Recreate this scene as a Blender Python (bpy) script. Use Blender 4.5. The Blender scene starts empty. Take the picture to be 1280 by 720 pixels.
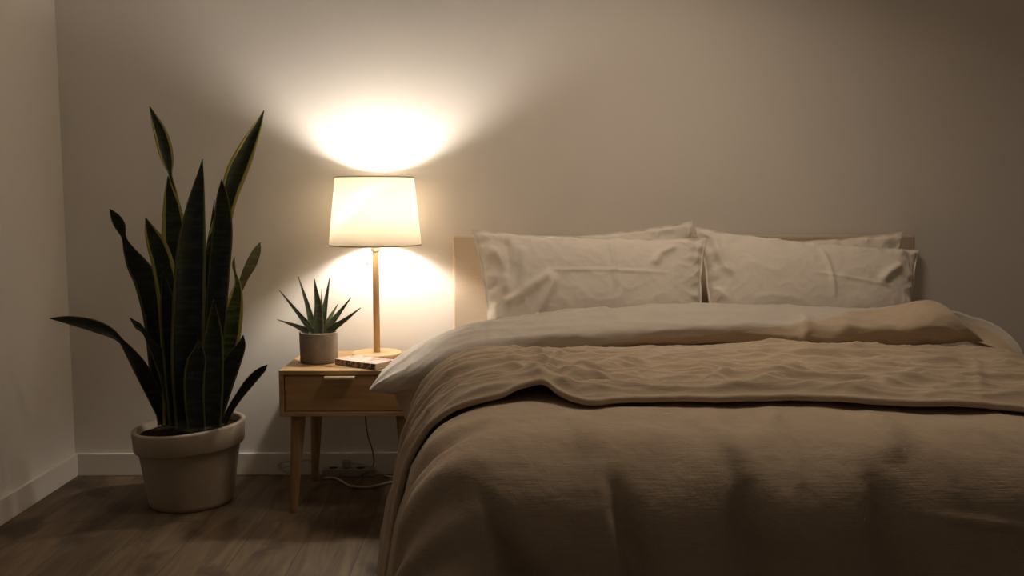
import bpy, bmesh, math, random
import numpy as np
from mathutils import Vector, Matrix

C = bpy.context.scene.collection
scene = bpy.context.scene
PI = math.pi

# ------------------------------------------------------------------ camera
F = 1150.0
CAM = np.array([0.0, -3.65, 1.0975])
PITCH = math.atan(108.0 / F)
YAW = math.atan(17.0 / F)
cam_d = bpy.data.cameras.new('camera')
cam_d.sensor_width = 36.0
cam_d.lens = 36.0 * F / 1280.0
cam_d.clip_start = 0.05
cam = bpy.data.objects.new('camera', cam_d)
C.objects.link(cam)
cam.location = CAM
cam.rotation_euler = (PI / 2 - PITCH, 0, -YAW)
scene.camera = cam
ROT = np.array(cam.rotation_euler.to_matrix())


def P(u, v, D):
    """a point seen at photo pixel (u, v), at D metres from the camera along y"""
    d = ROT @ np.array([(u - 640.0) / F, (360.0 - v) / F, -1.0])
    return CAM + d * (D / d[1])


# ------------------------------------------------------------------ helpers
def root_loc(o):
    v = Vector((0, 0, 0))
    while o is not None:
        v += o.location
        o = o.parent
    return v


def obj(name, verts, faces, mat, parent=None, smooth=True, uvs=None, mats=None, mat_idx=None, recalc=False):
    me = bpy.data.meshes.new(name)
    off = root_loc(parent) if parent else Vector((0, 0, 0))
    vs = [(v[0] - off.x, v[1] - off.y, v[2] - off.z) for v in verts]
    me.from_pydata(vs, [], [tuple(int(i) for i in f) for f in faces])
    if recalc:
        bm = bmesh.new(); bm.from_mesh(me)
        bmesh.ops.recalc_face_normals(bm, faces=bm.faces)
        bm.to_mesh(me); bm.free()
    if uvs is not None:
        lay = me.uv_layers.new(name='UVMap')
        for l in me.loops:
            lay.data[l.index].uv = uvs[l.vertex_index]
    if smooth:
        for p in me.polygons:
            p.use_smooth = True
    for m in (mats or [mat]):
        me.materials.append(m)
    if mat_idx is not None:
        for p, k in zip(me.polygons, mat_idx):
            p.material_index = int(k)
    o = bpy.data.objects.new(name, me)
    C.objects.link(o)
    if parent:
        o.parent = parent
    return o


def thing(name, label, cat, loc=(0, 0, 0), group=None):
    o = bpy.data.objects.new(name, None)
    C.objects.link(o)
    o.empty_display_size = 0.1
    o.location = tuple(float(x) for x in loc)
    return tag(o, label, cat, group)


def tag(o, label, cat, group=None):
    o['label'] = label
    o['category'] = cat
    if group:
        o['group'] = group
    return o


def grid_faces(n, m, closed_m=False, closed_n=False):
    f = []
    for i in range(n if closed_n else n - 1):
        for j in range(m if closed_m else m - 1):
            a = i * m + j
            b = i * m + (j + 1) % m
            c = ((i + 1) % n) * m + (j + 1) % m
            d = ((i + 1) % n) * m + j
            f.append((a, b, c, d))
    return f


def box_geo(lo, hi, bev=0.0, seg=2):
    bm = bmesh.new()
    bmesh.ops.create_cube(bm, size=1.0)
    lo = Vector(lo); hi = Vector(hi)
    for v in bm.verts:
        v.co = Vector(((v.co.x + .5) * (hi.x - lo.x) + lo.x, (v.co.y + .5) * (hi.y - lo.y) + lo.y,
                       (v.co.z + .5) * (hi.z - lo.z) + lo.z))
    if bev > 0:
        bmesh.ops.bevel(bm, geom=list(bm.edges), offset=bev, segments=seg, affect='EDGES', profile=0.5)
    bm.verts.index_update()
    vs = [tuple(v.co) for v in bm.verts]
    fs = [tuple(v.index for v in f.verts) for f in bm.faces]
    bm.free()
    return vs, fs


def join(*geos):
    V, Fc = [], []
    for vs, fs in geos:
        k = len(V)
        V += [tuple(v) for v in vs]
        Fc += [tuple(i + k for i in f) for f in fs]
    return V, Fc


def lathe_geo(cx, cy, prof, n=64, close=False):
    """prof: list of (r, z). r==0 ends are capped by a fan"""
    V, Fc = [], []
    idx = []
    for r, z in prof:
        if r < 1e-6:
            idx.append([len(V)] * n); V.append((cx, cy, z))
        else:
            idx.append(list(range(len(V), len(V) + n)))
            for k in range(n):
                t = 2 * PI * k / n
                V.append((cx + r * math.cos(t), cy + r * math.sin(t), z))
    L = len(prof)
    for i in range(L if close else L - 1):
        A, B = idx[i], idx[(i + 1) % L]
        for k in range(n):
            q = (A[k], A[(k + 1) % n], B[(k + 1) % n], B[k])
            u = []
            for t in q:
                if t not in u:
                    u.append(t)
            if len(u) > 2:
                Fc.append(tuple(u))
    return V, Fc


def catmull(pts, n):
    """smooth interpolation through rows of pts -> n rows"""
    pts = np.asarray(pts, float)
    k = len(pts)
    seg = np.linalg.norm(np.diff(pts[:, :3], axis=0), axis=1) ** 0.5 + 1e-6
    t = np.concatenate([[0], np.cumsum(seg)])
    tt = np.linspace(0, t[-1], n)
    m = np.zeros_like(pts)
    for i in range(k):
        if i == 0:
            m[i] = (pts[1] - pts[0]) / (t[1] - t[0])
        elif i == k - 1:
            m[i] = (pts[-1] - pts[-2]) / (t[-1] - t[-2])
        else:
            m[i] = (pts[i + 1] - pts[i - 1]) / (t[i + 1] - t[i - 1])
    out = np.zeros((n, pts.shape[1]))
    for q, x in enumerate(tt):
        i = min(max(int(np.searchsorted(t, x, side='right')) - 1, 0), k - 2)
        h = t[i + 1] - t[i]
        s = (x - t[i]) / h
        out[q] = ((2 * s ** 3 - 3 * s ** 2 + 1) * pts[i] + (s ** 3 - 2 * s ** 2 + s) * h * m[i]
                  + (-2 * s ** 3 + 3 * s ** 2) * pts[i + 1] + (s ** 3 - s ** 2) * h * m[i + 1])
    return out


def tube_geo(pts, r, n=48, sides=10):
    path = catmull(pts, n)
    V, Fc = [], []
    up = np.array([0.13, 0.31, 0.94])
    for i in range(n):
        a = path[max(i - 1, 0)]; b = path[min(i + 1, n - 1)]
        t = b - a; t = t / (np.linalg.norm(t) + 1e-9)
        s = np.cross(t, up); s /= np.linalg.norm(s) + 1e-9
        w = np.cross(s, t)
        for k in range(sides):
            q = 2 * PI * k / sides
            V.append(tuple(path[i] + r * (math.cos(q) * s + math.sin(q) * w)))
    Fc = grid_faces(n, sides, closed_m=True)
    Fc.append(tuple(range(sides - 1, -1, -1)))
    Fc.append(tuple(range((n - 1) * sides, n * sides)))
    return V, Fc


# ---- noise
_rng = np.random.RandomState(7)
_perm = _rng.permutation(512)
_perm = np.concatenate([_perm, _perm, _perm])
_grad = _rng.uniform(0, 2 * PI, 512)


def perlin(x, y, seed=0):
    x = np.asarray(x, float) + seed * 17.31
    y = np.asarray(y, float) + seed * 9.77
    xi = np.floor(x).astype(int); yi = np.floor(y).astype(int)
    xf = x - xi; yf = y - yi

    def g(ix, iy, dx, dy):
        h = _perm[(_perm[ix % 512] + iy) % 512]
        a = _grad[h % 512]
        return np.cos(a) * dx + np.sin(a) * dy
    u = xf ** 3 * (xf * (xf * 6 - 15) + 10)
    v = yf ** 3 * (yf * (yf * 6 - 15) + 10)
    n00 = g(xi, yi, xf, yf); n10 = g(xi + 1, yi, xf - 1, yf)
    n01 = g(xi, yi + 1, xf, yf - 1); n11 = g(xi + 1, yi + 1, xf - 1, yf - 1)
    return (n00 * (1 - u) + n10 * u) * (1 - v) + (n01 * (1 - u) + n11 * u) * v


def crease(x, y, seed=0):
    """sharp-crested wrinkles"""
    return 1.0 - np.minimum(1, np.abs(perlin(x, y, seed)) * 3.2)


def smooth01(t):
    t = np.clip(t, 0, 1)
    return t * t * (3 - 2 * t)


def stroke(A, B, pts, w, h, soft_end=0.25):
    """a soft fold of half-width w and height h along the polyline pts in (A, B)"""
    best = np.full(A.shape, 1e9); tb = np.zeros(A.shape)
    pts = np.asarray(pts, float)
    L = np.linalg.norm(np.diff(pts, axis=0), axis=1); tot = L.sum(); acc = 0
    for (p, q), l in zip(zip(pts[:-1], pts[1:]), L):
        d = q - p
        t = np.clip(((A - p[0]) * d[0] + (B - p[1]) * d[1]) / (l * l), 0, 1)
        dist = np.hypot(A - p[0] - t * d[0], B - p[1] - t * d[1])
        k = dist < best
        best = np.where(k, dist, best); tb = np.where(k, (acc + t * l) / tot, tb)
        acc += l
    env = smooth01(tb / soft_end) * smooth01((1 - tb) / soft_end) * 0.9 + 0.1
    return h * env * np.exp(-(best / w) ** 2)


# ------------------------------------------------------------------ materials
def new_mat(name):
    m = bpy.data.materials.new(name)
    m.use_nodes = True
    nt = m.node_tree
    return m, nt, nt.nodes, nt.links, nt.nodes['Principled BSDF']


def simple(name, col, rough=0.6, metal=0.0, var=0.08, scale=12.0, bump=0.0, bscale=80.0):
    m, nt, N, L, B = new_mat(name)
    tc = N.new('ShaderNodeTexCoord')
    nz = N.new('ShaderNodeTexNoise'); nz.inputs['Scale'].default_value = scale; nz.inputs['Detail'].default_value = 5
    L.new(tc.outputs['Object'], nz.inputs['Vector'])
    mx = N.new('ShaderNodeMix'); mx.data_type = 'RGBA'
    mx.inputs['A'].default_value = tuple(c * (1 - var) for c in col) + (1,)
    mx.inputs['B'].default_value = tuple(min(1, c * (1 + var)) for c in col) + (1,)
    L.new(nz.outputs['Fac'], mx.inputs['Factor'])
    L.new(mx.outputs['Result'], B.inputs['Base Color'])
    B.inputs['Roughness'].default_value = rough
    B.inputs['Metallic'].default_value = metal
    if bump:
        n2 = N.new('ShaderNodeTexNoise'); n2.inputs['Scale'].default_value = bscale; n2.inputs['Detail'].default_value = 4
        L.new(tc.outputs['Object'], n2.inputs['Vector'])
        bp = N.new('ShaderNodeBump'); bp.inputs['Strength'].default_value = bump; bp.inputs['Distance'].default_value = 0.004
        L.new(n2.outputs['Fac'], bp.inputs['Height']); L.new(bp.outputs['Normal'], B.inputs['Normal'])
    return m


def linen(name, col, var=0.12, weave=0.35, crinkle=0.5):
    m, nt, N, L, B = new_mat(name)
    tc = N.new('ShaderNodeTexCoord')
    nz = N.new('ShaderNodeTexNoise'); nz.inputs['Scale'].default_value = 9; nz.inputs['Detail'].default_value = 6
    L.new(tc.outputs['Object'], nz.inputs['Vector'])
    # slubs: long threads across the cloth
    mp = N.new('ShaderNodeMapping'); mp.inputs['Scale'].default_value = (18, 260, 260)
    L.new(tc.outputs['Object'], mp.inputs['Vector'])
    th = N.new('ShaderNodeTexNoise'); th.inputs['Scale'].default_value = 1.0; th.inputs['Detail'].default_value = 3
    L.new(mp.outputs['Vector'], th.inputs['Vector'])
    add = N.new('ShaderNodeMath'); add.operation = 'ADD'
    L.new(nz.outputs['Fac'], add.inputs[0]); L.new(th.outputs['Fac'], add.inputs[1])
    mr = N.new('ShaderNodeMapRange'); mr.inputs['From Min'].default_value = 0.6; mr.inputs['From Max'].default_value = 1.4
    L.new(add.outputs[0], mr.inputs['Value'])
    mx = N.new('ShaderNodeMix'); mx.data_type = 'RGBA'
    mx.inputs['A'].default_value = tuple(c * (1 - var) for c in col) + (1,)
    mx.inputs['B'].default_value = tuple(min(1, c * (1 + var)) for c in col) + (1,)
    L.new(mr.outputs['Result'], mx.inputs['Factor'])
    L.new(mx.outputs['Result'], B.inputs['Base Color'])
    B.inputs['Roughness'].default_value = 0.92
    B.inputs['Specular IOR Level'].default_value = 0.15
    try:
        B.inputs['Sheen Weight'].default_value = 0.15
        B.inputs['Sheen Roughness'].default_value = 0.6
    except KeyError:
        pass
    cr = N.new('ShaderNodeTexNoise'); cr.inputs['Scale'].default_value = 34; cr.inputs['Detail'].default_value = 5
    cr.inputs['Distortion'].default_value = 0.25
    L.new(tc.outputs['Object'], cr.inputs['Vector'])
    b1 = N.new('ShaderNodeBump'); b1.inputs['Strength'].default_value = crinkle; b1.inputs['Distance'].default_value = 0.005
    L.new(cr.outputs['Fac'], b1.inputs['Height'])
    b2 = N.new('ShaderNodeBump'); b2.inputs['Strength'].default_value = weave; b2.inputs['Distance'].default_value = 0.002
    L.new(th.outputs['Fac'], b2.inputs['Height']); L.new(b1.outputs['Normal'], b2.inputs['Normal'])
    L.new(b2.outputs['Normal'], B.inputs['Normal'])
    return m


def wood(name, dark, light, axis=0, scale=7.0, rough=0.5):
    m, nt, N, L, B = new_mat(name)
    tc = N.new('ShaderNodeTexCoord')
    mp = N.new('ShaderNodeMapping')
    s = [scale * 6] * 3; s[axis] = scale * 0.45
    mp.inputs['Scale'].default_value = s
    L.new(tc.outputs['Object'], mp.inputs['Vector'])
    nz = N.new('ShaderNodeTexNoise'); nz.inputs['Scale'].default_value = 1; nz.inputs['Detail'].default_value = 7
    nz.inputs['Distortion'].default_value = 0.6
    L.new(mp.outputs['Vector'], nz.inputs['Vector'])
    cr = N.new('ShaderNodeValToRGB')
    cr.color_ramp.elements[0].position = 0.28; cr.color_ramp.elements[0].color = dark + (1,)
    cr.color_ramp.elements[1].position = 0.72; cr.color_ramp.elements[1].color = light + (1,)
    L.new(nz.outputs['Fac'], cr.inputs['Fac']); L.new(cr.outputs['Color'], B.inputs['Base Color'])
    B.inputs['Roughness'].default_value = rough
    bp = N.new('ShaderNodeBump'); bp.inputs['Strength'].default_value = 0.12; bp.inputs['Distance'].default_value = 0.002
    L.new(nz.outputs['Fac'], bp.inputs['Height']); L.new(bp.outputs['Normal'], B.inputs['Normal'])
    return m


def floor_mat():
    m, nt, N, L, B = new_mat('oak_floor_planks')
    tc = N.new('ShaderNodeTexCoord')
    mp = N.new('ShaderNodeMapping'); mp.inputs['Rotation'].default_value = (0, 0, PI / 2)
    mp.inputs['Location'].default_value = (0.3, 0.06, 0)
    L.new(tc.outputs['Object'], mp.inputs['Vector'])
    br = N.new('ShaderNodeTexBrick')
    br.inputs['Scale'].default_value = 1.0
    br.inputs['Brick Width'].default_value = 1.35; br.inputs['Row Height'].default_value = 0.19
    br.inputs['Mortar Size'].default_value = 0.0022; br.inputs['Mortar Smooth'].default_value = 0.3
    br.inputs['Color1'].default_value = (0.2, 0.2, 0.2, 1); br.inputs['Color2'].default_value = (0.85, 0.85, 0.85, 1)
    br.inputs['Mortar'].default_value = (0.5, 0.5, 0.5, 1)
    br.offset = 0.37
    L.new(mp.outputs['Vector'], br.inputs['Vector'])
    # grain
    g = N.new('ShaderNodeMapping'); g.inputs['Scale'].default_value = (22, 2.4, 1)
    L.new(tc.outputs['Object'], g.inputs['Vector'])
    # shift the grain by plank so that it breaks at the seams
    sh = N.new('ShaderNodeVectorMath'); sh.operation = 'MULTIPLY_ADD'
    sh.inputs[1].default_value = (9, 9, 9)
    L.new(br.outputs['Color'], sh.inputs[0]); L.new(g.outputs['Vector'], sh.inputs[2])
    gn = N.new('ShaderNodeTexNoise'); gn.inputs['Scale'].default_value = 1; gn.inputs['Detail'].default_value = 8
    gn.inputs['Roughness'].default_value = 0.62; gn.inputs['Distortion'].default_value = 0.9
    L.new(sh.outputs['Vector'], gn.inputs['Vector'])
    # knots and dark patches
    k = N.new('ShaderNodeMapping'); k.inputs['Scale'].default_value = (7, 4.2, 1)
    L.new(tc.outputs['Object'], k.inputs['Vector'])
    kn = N.new('ShaderNodeTexNoise'); kn.inputs['Scale'].default_value = 1; kn.inputs['Detail'].default_value = 5
    kn.inputs['Distortion'].default_value = 0.5
    L.new(k.outputs['Vector'], kn.inputs['Vector'])
    kr = N.new('ShaderNodeMapRange'); kr.inputs['From Min'].default_value = 0.54; kr.inputs['From Max'].default_value = 0.66
    L.new(kn.outputs['Fac'], kr.inputs['Value'])
    cr = N.new('ShaderNodeValToRGB')
    cr.color_ramp.elements[0].position = 0.3; cr.color_ramp.elements[0].color = (0.082, 0.055, 0.032, 1)
    cr.color_ramp.elements[1].position = 0.72; cr.color_ramp.elements[1].color = (0.22, 0.160, 0.096, 1)
    L.new(gn.outputs['Fac'], cr.inputs['Fac'])
    # plank to plank tone
    tone = N.new('ShaderNodeMix'); tone.data_type = 'RGBA'; tone.blend_type = 'MULTIPLY'
    tone.inputs['Factor'].default_value = 0.42
    L.new(cr.outputs['Color'], tone.inputs['A']); L.new(br.outputs['Color'], tone.inputs['B'])
    mk = N.new('ShaderNodeMix'); mk.data_type = 'RGBA'
    mk.inputs['B'].default_value = (0.04, 0.024, 0.014, 1)
    ks = N.new('ShaderNodeMath'); ks.operation = 'MULTIPLY'; ks.inputs[1].default_value = 0.75
    L.new(kr.outputs['Result'], ks.inputs[0]); L.new(ks.outputs[0], mk.inputs['Factor'])
    L.new(tone.outputs['Result'], mk.inputs['A'])
    se = N.new('ShaderNodeMix'); se.data_type = 'RGBA'
    se.inputs['B'].default_value = (0.04, 0.025, 0.016, 1)
    sf = N.new('ShaderNodeMath'); sf.operation = 'MULTIPLY'; sf.inputs[1].default_value = 0.7
    L.new(br.outputs['Fac'], sf.inputs[0]); L.new(sf.outputs[0], se.inputs['Factor'])
    L.new(mk.outputs['Result'], se.inputs['A'])
    L.new(se.outputs['Result'], B.inputs['Base Color'])
    B.inputs['Roughness'].default_value = 0.55
    B.inputs['Specular IOR Level'].default_value = 0.3
    bp = N.new('ShaderNodeBump'); bp.inputs['Strength'].default_value = 0.15; bp.inputs['Distance'].default_value = 0.002
    L.new(gn.outputs['Fac'], bp.inputs['Height']); L.new(bp.outputs['Normal'], B.inputs['Normal'])
    return m


def leaf_mat(name, green, green2, margin, edge_w=0.13, rough=0.42, band=0.55):
    m, nt, N, L, B = new_mat(name)
    uv = N.new('ShaderNodeUVMap')
    sp = N.new('ShaderNodeSeparateXYZ'); L.new(uv.outputs['UV'], sp.inputs['Vector'])
    ab = N.new('ShaderNodeMath'); ab.operation = 'SUBTRACT'; ab.inputs[1].default_value = 0.5
    L.new(sp.outputs['X'], ab.inputs[0])
    a2 = N.new('ShaderNodeMath'); a2.operation = 'ABSOLUTE'; L.new(ab.outputs[0], a2.inputs[0])
    wob = N.new('ShaderNodeTexNoise'); wob.inputs['Scale'].default_value = 22
    tc = N.new('ShaderNodeTexCoord'); L.new(tc.outputs['Object'], wob.inputs['Vector'])
    wm = N.new('ShaderNodeMath'); wm.operation = 'MULTIPLY_ADD'; wm.inputs[1].default_value = 0.09
    L.new(wob.outputs['Fac'], wm.inputs[0]); L.new(a2.outputs[0], wm.inputs[2])
    e = N.new('ShaderNodeMapRange'); e.inputs['From Min'].default_value = 0.545 - edge_w - 0.012
    e.inputs['From Max'].default_value = 0.545 - edge_w + 0.012
    L.new(wm.outputs[0], e.inputs['Value'])
    mp = N.new('ShaderNodeMapping'); mp.inputs['Scale'].default_value = (14, 14, 75)
    L.new(tc.outputs['Object'], mp.inputs['Vector'])
    bn = N.new('ShaderNodeTexNoise'); bn.inputs['Scale'].default_value = 1; bn.inputs['Detail'].default_value = 4
    bn.inputs['Distortion'].default_value = 0.7
    L.new(mp.outputs['Vector'], bn.inputs['Vector'])
    br = N.new('ShaderNodeMapRange'); br.inputs['From Min'].default_value = band - 0.08; br.inputs['From Max'].default_value = band + 0.1
    L.new(bn.outputs['Fac'], br.inputs['Value'])
    gm = N.new('ShaderNodeMix'); gm.data_type = 'RGBA'
    gm.inputs['A'].default_value = green + (1,); gm.inputs['B'].default_value = green2 + (1,)
    L.new(br.outputs['Result'], gm.inputs['Factor'])
    mm = N.new('ShaderNodeMix'); mm.data_type = 'RGBA'; mm.inputs['B'].default_value = margin + (1,)
    L.new(e.outputs['Result'], mm.inputs['Factor']); L.new(gm.outputs['Result'], mm.inputs['A'])
    L.new(mm.outputs['Result'], B.inputs['Base Color'])
    B.inputs['Roughness'].default_value = rough
    B.inputs['Specular IOR Level'].default_value = 0.35
    return m


M_WALL = simple('painted_plaster', (0.78, 0.745, 0.70), 0.9, var=0.035, scale=3.0, bump=0.12, bscale=26)
M_TRIM = simple('white_gloss_paint', (0.76, 0.72, 0.67), 0.5, var=0.02)
M_CEIL = simple('ceiling_paint', (0.86, 0.84, 0.81), 0.95, var=0.02)
M_FLOOR = floor_mat()
TAUPE = (0.48, 0.385, 0.285)
WHITE = (0.50, 0.457, 0.405)
M_TAUPE = linen('taupe_linen', TAUPE)
M_WHITE = linen('white_linen', WHITE, var=0.05, crinkle=0.35)
M_PILLOW = linen('white_cotton', (0.76, 0.70, 0.625), var=0.04, weave=0.15, crinkle=0.3)
M_HEAD = linen('beige_upholstery', (0.56, 0.46, 0.35), var=0.06, weave=0.3, crinkle=0.1)
M_OAK = wood('oak_side', (0.27, 0.155, 0.058), (0.43, 0.275, 0.125), axis=0)
M_OAKV = wood('oak_leg', (0.22, 0.125, 0.055), (0.33, 0.205, 0.098), axis=2)
M_PALE = wood('pale_ash', (0.56, 0.38, 0.19), (0.72, 0.52, 0.29), axis=0, scale=9)
M_PALEV = wood('pale_ash_pole', (0.56, 0.38, 0.19), (0.70, 0.50, 0.28), axis=2, scale=9)
M_BRASS = simple('brushed_brass', (0.82, 0.66, 0.42), 0.35, 0.3, var=0.05)
M_POT = simple('taupe_clay', (0.34, 0.28, 0.21), 0.85, var=0.10, scale=14, bump=0.2, bscale=60)
M_SOIL = simple('dark_soil', (0.022, 0.015, 0.010), 0.95, var=0.6, scale=90, bump=1.0, bscale=120)
M_SOIL.node_tree.nodes['Principled BSDF'].inputs['Specular IOR Level'].default_value = 0.05
M_CONC = simple('grey_concrete', (0.27, 0.235, 0.19), 0.9, var=0.5, scale=22, bump=0.25, bscale=120)
M_LEAF = leaf_mat('snake_leaf_green', (0.008, 0.012, 0.006), (0.020, 0.028, 0.013), (0.085, 0.085, 0.03), 0.09)
M_LEAFY = leaf_mat('snake_leaf_yellow', (0.035, 0.06, 0.012), (0.09, 0.12, 0.03), (0.42, 0.38, 0.09), 0.17, band=0.5)
M_LEAFM = leaf_mat('snake_leaf_margined', (0.009, 0.014, 0.006), (0.024, 0.034, 0.014), (0.30, 0.28, 0.055), 0.16)
M_LEAFO = leaf_mat('snake_leaf_olive', (0.10, 0.085, 0.04), (0.15, 0.125, 0.06), (0.17, 0.14, 0.07), 0.05)
M_ALOE = leaf_mat('aloe_green', (0.085, 0.115, 0.062), (0.16, 0.19, 0.115), (0.28, 0.26, 0.17), 0.075, rough=0.5, band=0.56)
M_CORD = simple('grey_cord', (0.45, 0.42, 0.38), 0.6)
M_CORDW = simple('white_cord', (0.42, 0.39, 0.34), 0.5)
M_CORDD = simple('dark_cord', (0.05, 0.045, 0.04), 0.6)
M_PLAST = simple('white_plastic', (0.30, 0.275, 0.235), 0.45)
M_DARK = simple('dark_slot', (0.02, 0.018, 0.015), 0.7)
M_PAGE = simple('book_pages', (0.60, 0.53, 0.43), 0.9, var=0.1, scale=200)
M_MATT = simple('mattress_ticking', (0.62, 0.57, 0.5), 0.9)

# ------------------------------------------------------------------ room
XL = float(P(95, 591, 3.65)[0])
XR = 2.75
YB = 0.0
YF = -4.6
ZC = 2.4


def struct(name, lo, hi, mat, bev=0.0):
    vs, fs = box_geo(lo, hi, bev)
    o = obj(name, vs, fs, mat, smooth=False)
    o['kind'] = 'structure'
    return o


struct('floor', (XL - .1, YF, -0.1), (XR + .1, YB + .1, 0), M_FLOOR)
struct('wall_back', (XL - .1, YB, 0), (XR + .1, YB + .1, ZC), M_WALL)
struct('wall_left', (XL - .1, YF, 0), (XL, YB, ZC), M_WALL)
struct('wall_right', (XR, YF, 0), (XR + .1, YB, ZC), M_WALL)
struct('ceiling', (XL - .1, YF, ZC), (XR + .1, YB + .1, ZC + .1), M_CEIL)
struct('baseboard_back', (XL + .014, YB - 0.014, 0), (XR - .014, YB, 0.09), M_TRIM, 0.003)
struct('baseboard_left', (XL, YF, 0), (XL + 0.014, YB, 0.09), M_TRIM, 0.003)
struct('baseboard_right', (XR - .014, YF, 0), (XR, YB, 0.09), M_TRIM, 0.003)

# ------------------------------------------------------------------ nightstand
NZ = 0.512
NX0, NX1, NY0, NY1 = -0.765, -0.285, -0.48, -0.045      # front is NY0
ns = thing('nightstand', 'oak nightstand with one drawer and tapered legs beside the bed', 'nightstand',
           ((NX0 + NX1) / 2, (NY0 + NY1) / 2, 0))
T = 0.016
NB = NZ - 0.163
vs, fs = join(box_geo((NX0, NY0, NZ - T), (NX1, NY1, NZ), 0.002),
              box_geo((NX0, NY0, NB), (NX1, NY1, NB + T), 0.002),
              box_geo((NX0, NY0 + .0005, NB + T), (NX0 + T, NY1, NZ - T), 0.001),
              box_geo((NX1 - T, NY0 + .0005, NB + T), (NX1, NY1, NZ - T), 0.001),
              box_geo((NX0 + T, NY1 - 0.01, NB + T), (NX1 - T, NY1, NZ - T)))
obj('case', vs, fs, M_OAK, ns, smooth=False)
vs, fs = join(box_geo((NX0 + T + .003, NY0 + .004, NB + T + .003), (NX1 - T - .003, NY0 + .022, NZ - T - .003), 0.0015),
              box_geo((NX0 + T + .012, NY0 + .022, NB + T + .006), (NX1 - T - .012, NY1 - .03, NZ - T - .03)))
drw = obj('drawer', vs, fs, M_OAK, ns, smooth=False)
hx = float(P(425, 465, 3.17)[0])
vs, fs = join(box_geo((hx - .053, NY0 - .020, NZ - T - .007), (hx + .053, NY0 + .006, NZ - T - .0030), 0.001),
              box_geo((hx - .053, NY0 - .020, NZ - T - .011), (hx + .053, NY0 - .0175, NZ - T - .0030), 0.0008))
obj('handle', vs, fs, M_BRASS, drw, smooth=False)['label'] = 'slim brass pull'
for fx, fy, sx, sy in ((NX0 + .055, NY0 + .05, -1, -1), (NX1 - .055, NY0 + .05, 1, -1),
                       (NX0 + .055, NY1 - .05, -1, 1), (NX1 - .055, NY1 - .05, 1, 1)):
    V = []
    ns_ = 20
    rings = [(NB + .001, 0.0255, 0), (NB - .05, 0.0245, .15), (0.02, 0.0145, .98), (0.003, 0.014, 1), (0, 0.012, 1)]
    for z, r, t in rings:
        cx = fx + sx * 0.018 * t; cy = fy + sy * (0.030 if sy < 0 else .012) * t
        for k in range(ns_):
            q = 2 * PI * k / ns_
            V.append((cx + r * math.cos(q), cy + r * math.sin(q), z))
    Fc = grid_faces(len(rings), ns_, closed_m=True)
    Fc.append(tuple(range(ns_))); Fc.append(tuple(range((len(rings) - 1) * ns_, len(rings) * ns_)))
    obj('leg', V, Fc, M_OAKV, ns, recalc=True)

# ------------------------------------------------------------------ lamp
LX, LY = float(P(469, 300, 3.455)[0]), -0.19
lamp = thing('table_lamp', 'lit table lamp with white drum shade and slim wooden stem', 'lamp', (LX, LY, NZ))
vs, fs = lathe_geo(LX, LY, [(0, NZ), (0.091, NZ), (0.094, NZ + .003), (0.094, NZ + .015), (0.091, NZ + .018), (0, NZ + .018)])
obj('lamp_base', vs, fs, M_PALE, lamp, recalc=True)
vs, fs = lathe_geo(LX, LY, [(0, NZ + .018), (0.0125, NZ + .018), (0.0125, 0.907), (0.0115, 0.912), (0, 0.912)], 32)
obj('stem', vs, fs, M_PALEV, lamp, recalc=True)
M_SOCK = simple('cream_socket', (0.62, 0.56, 0.46), 0.4)
LZ = 0.022
vs, fs = lathe_geo(LX, LY, [(r, z + LZ) for r, z in [(0, .888), (0.017, .888), (0.019, .892), (0.019, .93), (0.016, .985), (0.0145, 1.005), (0, 1.005)]], 32)
sock = obj('socket', vs, fs, M_SOCK, lamp, recalc=True)
# pull switch on a short side arm
vs, fs = join(tube_geo([(LX - .012, LY - .004, .897), (LX - .024, LY - .006, .898), (LX - .03, LY - .007, .890)], 0.0018, 10, 8),
              tube_geo([(LX - .03, LY - .007, .890), (LX - .03, LY - .007, .880), (LX - .030, LY - .007, .871)], 0.0012, 8, 6),
              lathe_geo(LX - .030, LY - .007, [(0, .860), (.004, .863), (.0045, .868), (.002, .873), (0, .874)], 12))
obj('switch', vs, fs, M_BRASS, lamp)
# translucent shade
SZ0, SZ1, SR0, SR1 = 0.936, 1.187, 0.172, 0.146
sm, nt, N, L, B = new_mat('white_fabric_shade')
out = N['Material Output']
N.remove(B)
df = N.new('ShaderNodeBsdfDiffuse'); df.inputs['Color'].default_value = (0.86, 0.82, 0.75, 1)
tr = N.new('ShaderNodeBsdfTranslucent'); tr.inputs['Color'].default_value = (0.88, 0.82, 0.72, 1)
tc = N.new('ShaderNodeTexCoord'); mp = N.new('ShaderNodeMapping'); mp.inputs['Scale'].default_value = (60, 60, 700)
nz = N.new('ShaderNodeTexNoise'); nz.inputs['Scale'].default_value = 1
L.new(tc.outputs['Object'], mp.inputs['Vector']); L.new(mp.outputs['Vector'], nz.inputs['Vector'])
mr = N.new('ShaderNodeMapRange'); mr.inputs['To Min'].default_value = 0.34; mr.inputs['To Max'].default_value = 0.40
L.new(nz.outputs['Fac'], mr.inputs['Value'])
ms = N.new('ShaderNodeMixShader'); L.new(mr.outputs['Result'], ms.inputs['Fac'])
L.new(df.outputs[0], ms.inputs[1]); L.new(tr.outputs[0], ms.inputs[2]); L.new(ms.outputs[0], out.inputs['Surface'])
th = 0.0012
vs, fs = lathe_geo(LX, LY, [(SR0, SZ0), (SR1, SZ1), (SR1 - th, SZ1), (SR0 - th, SZ0)], 96, close=True)
shade = obj('lamp_shade', vs, fs, sm, lamp, recalc=True)
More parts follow.
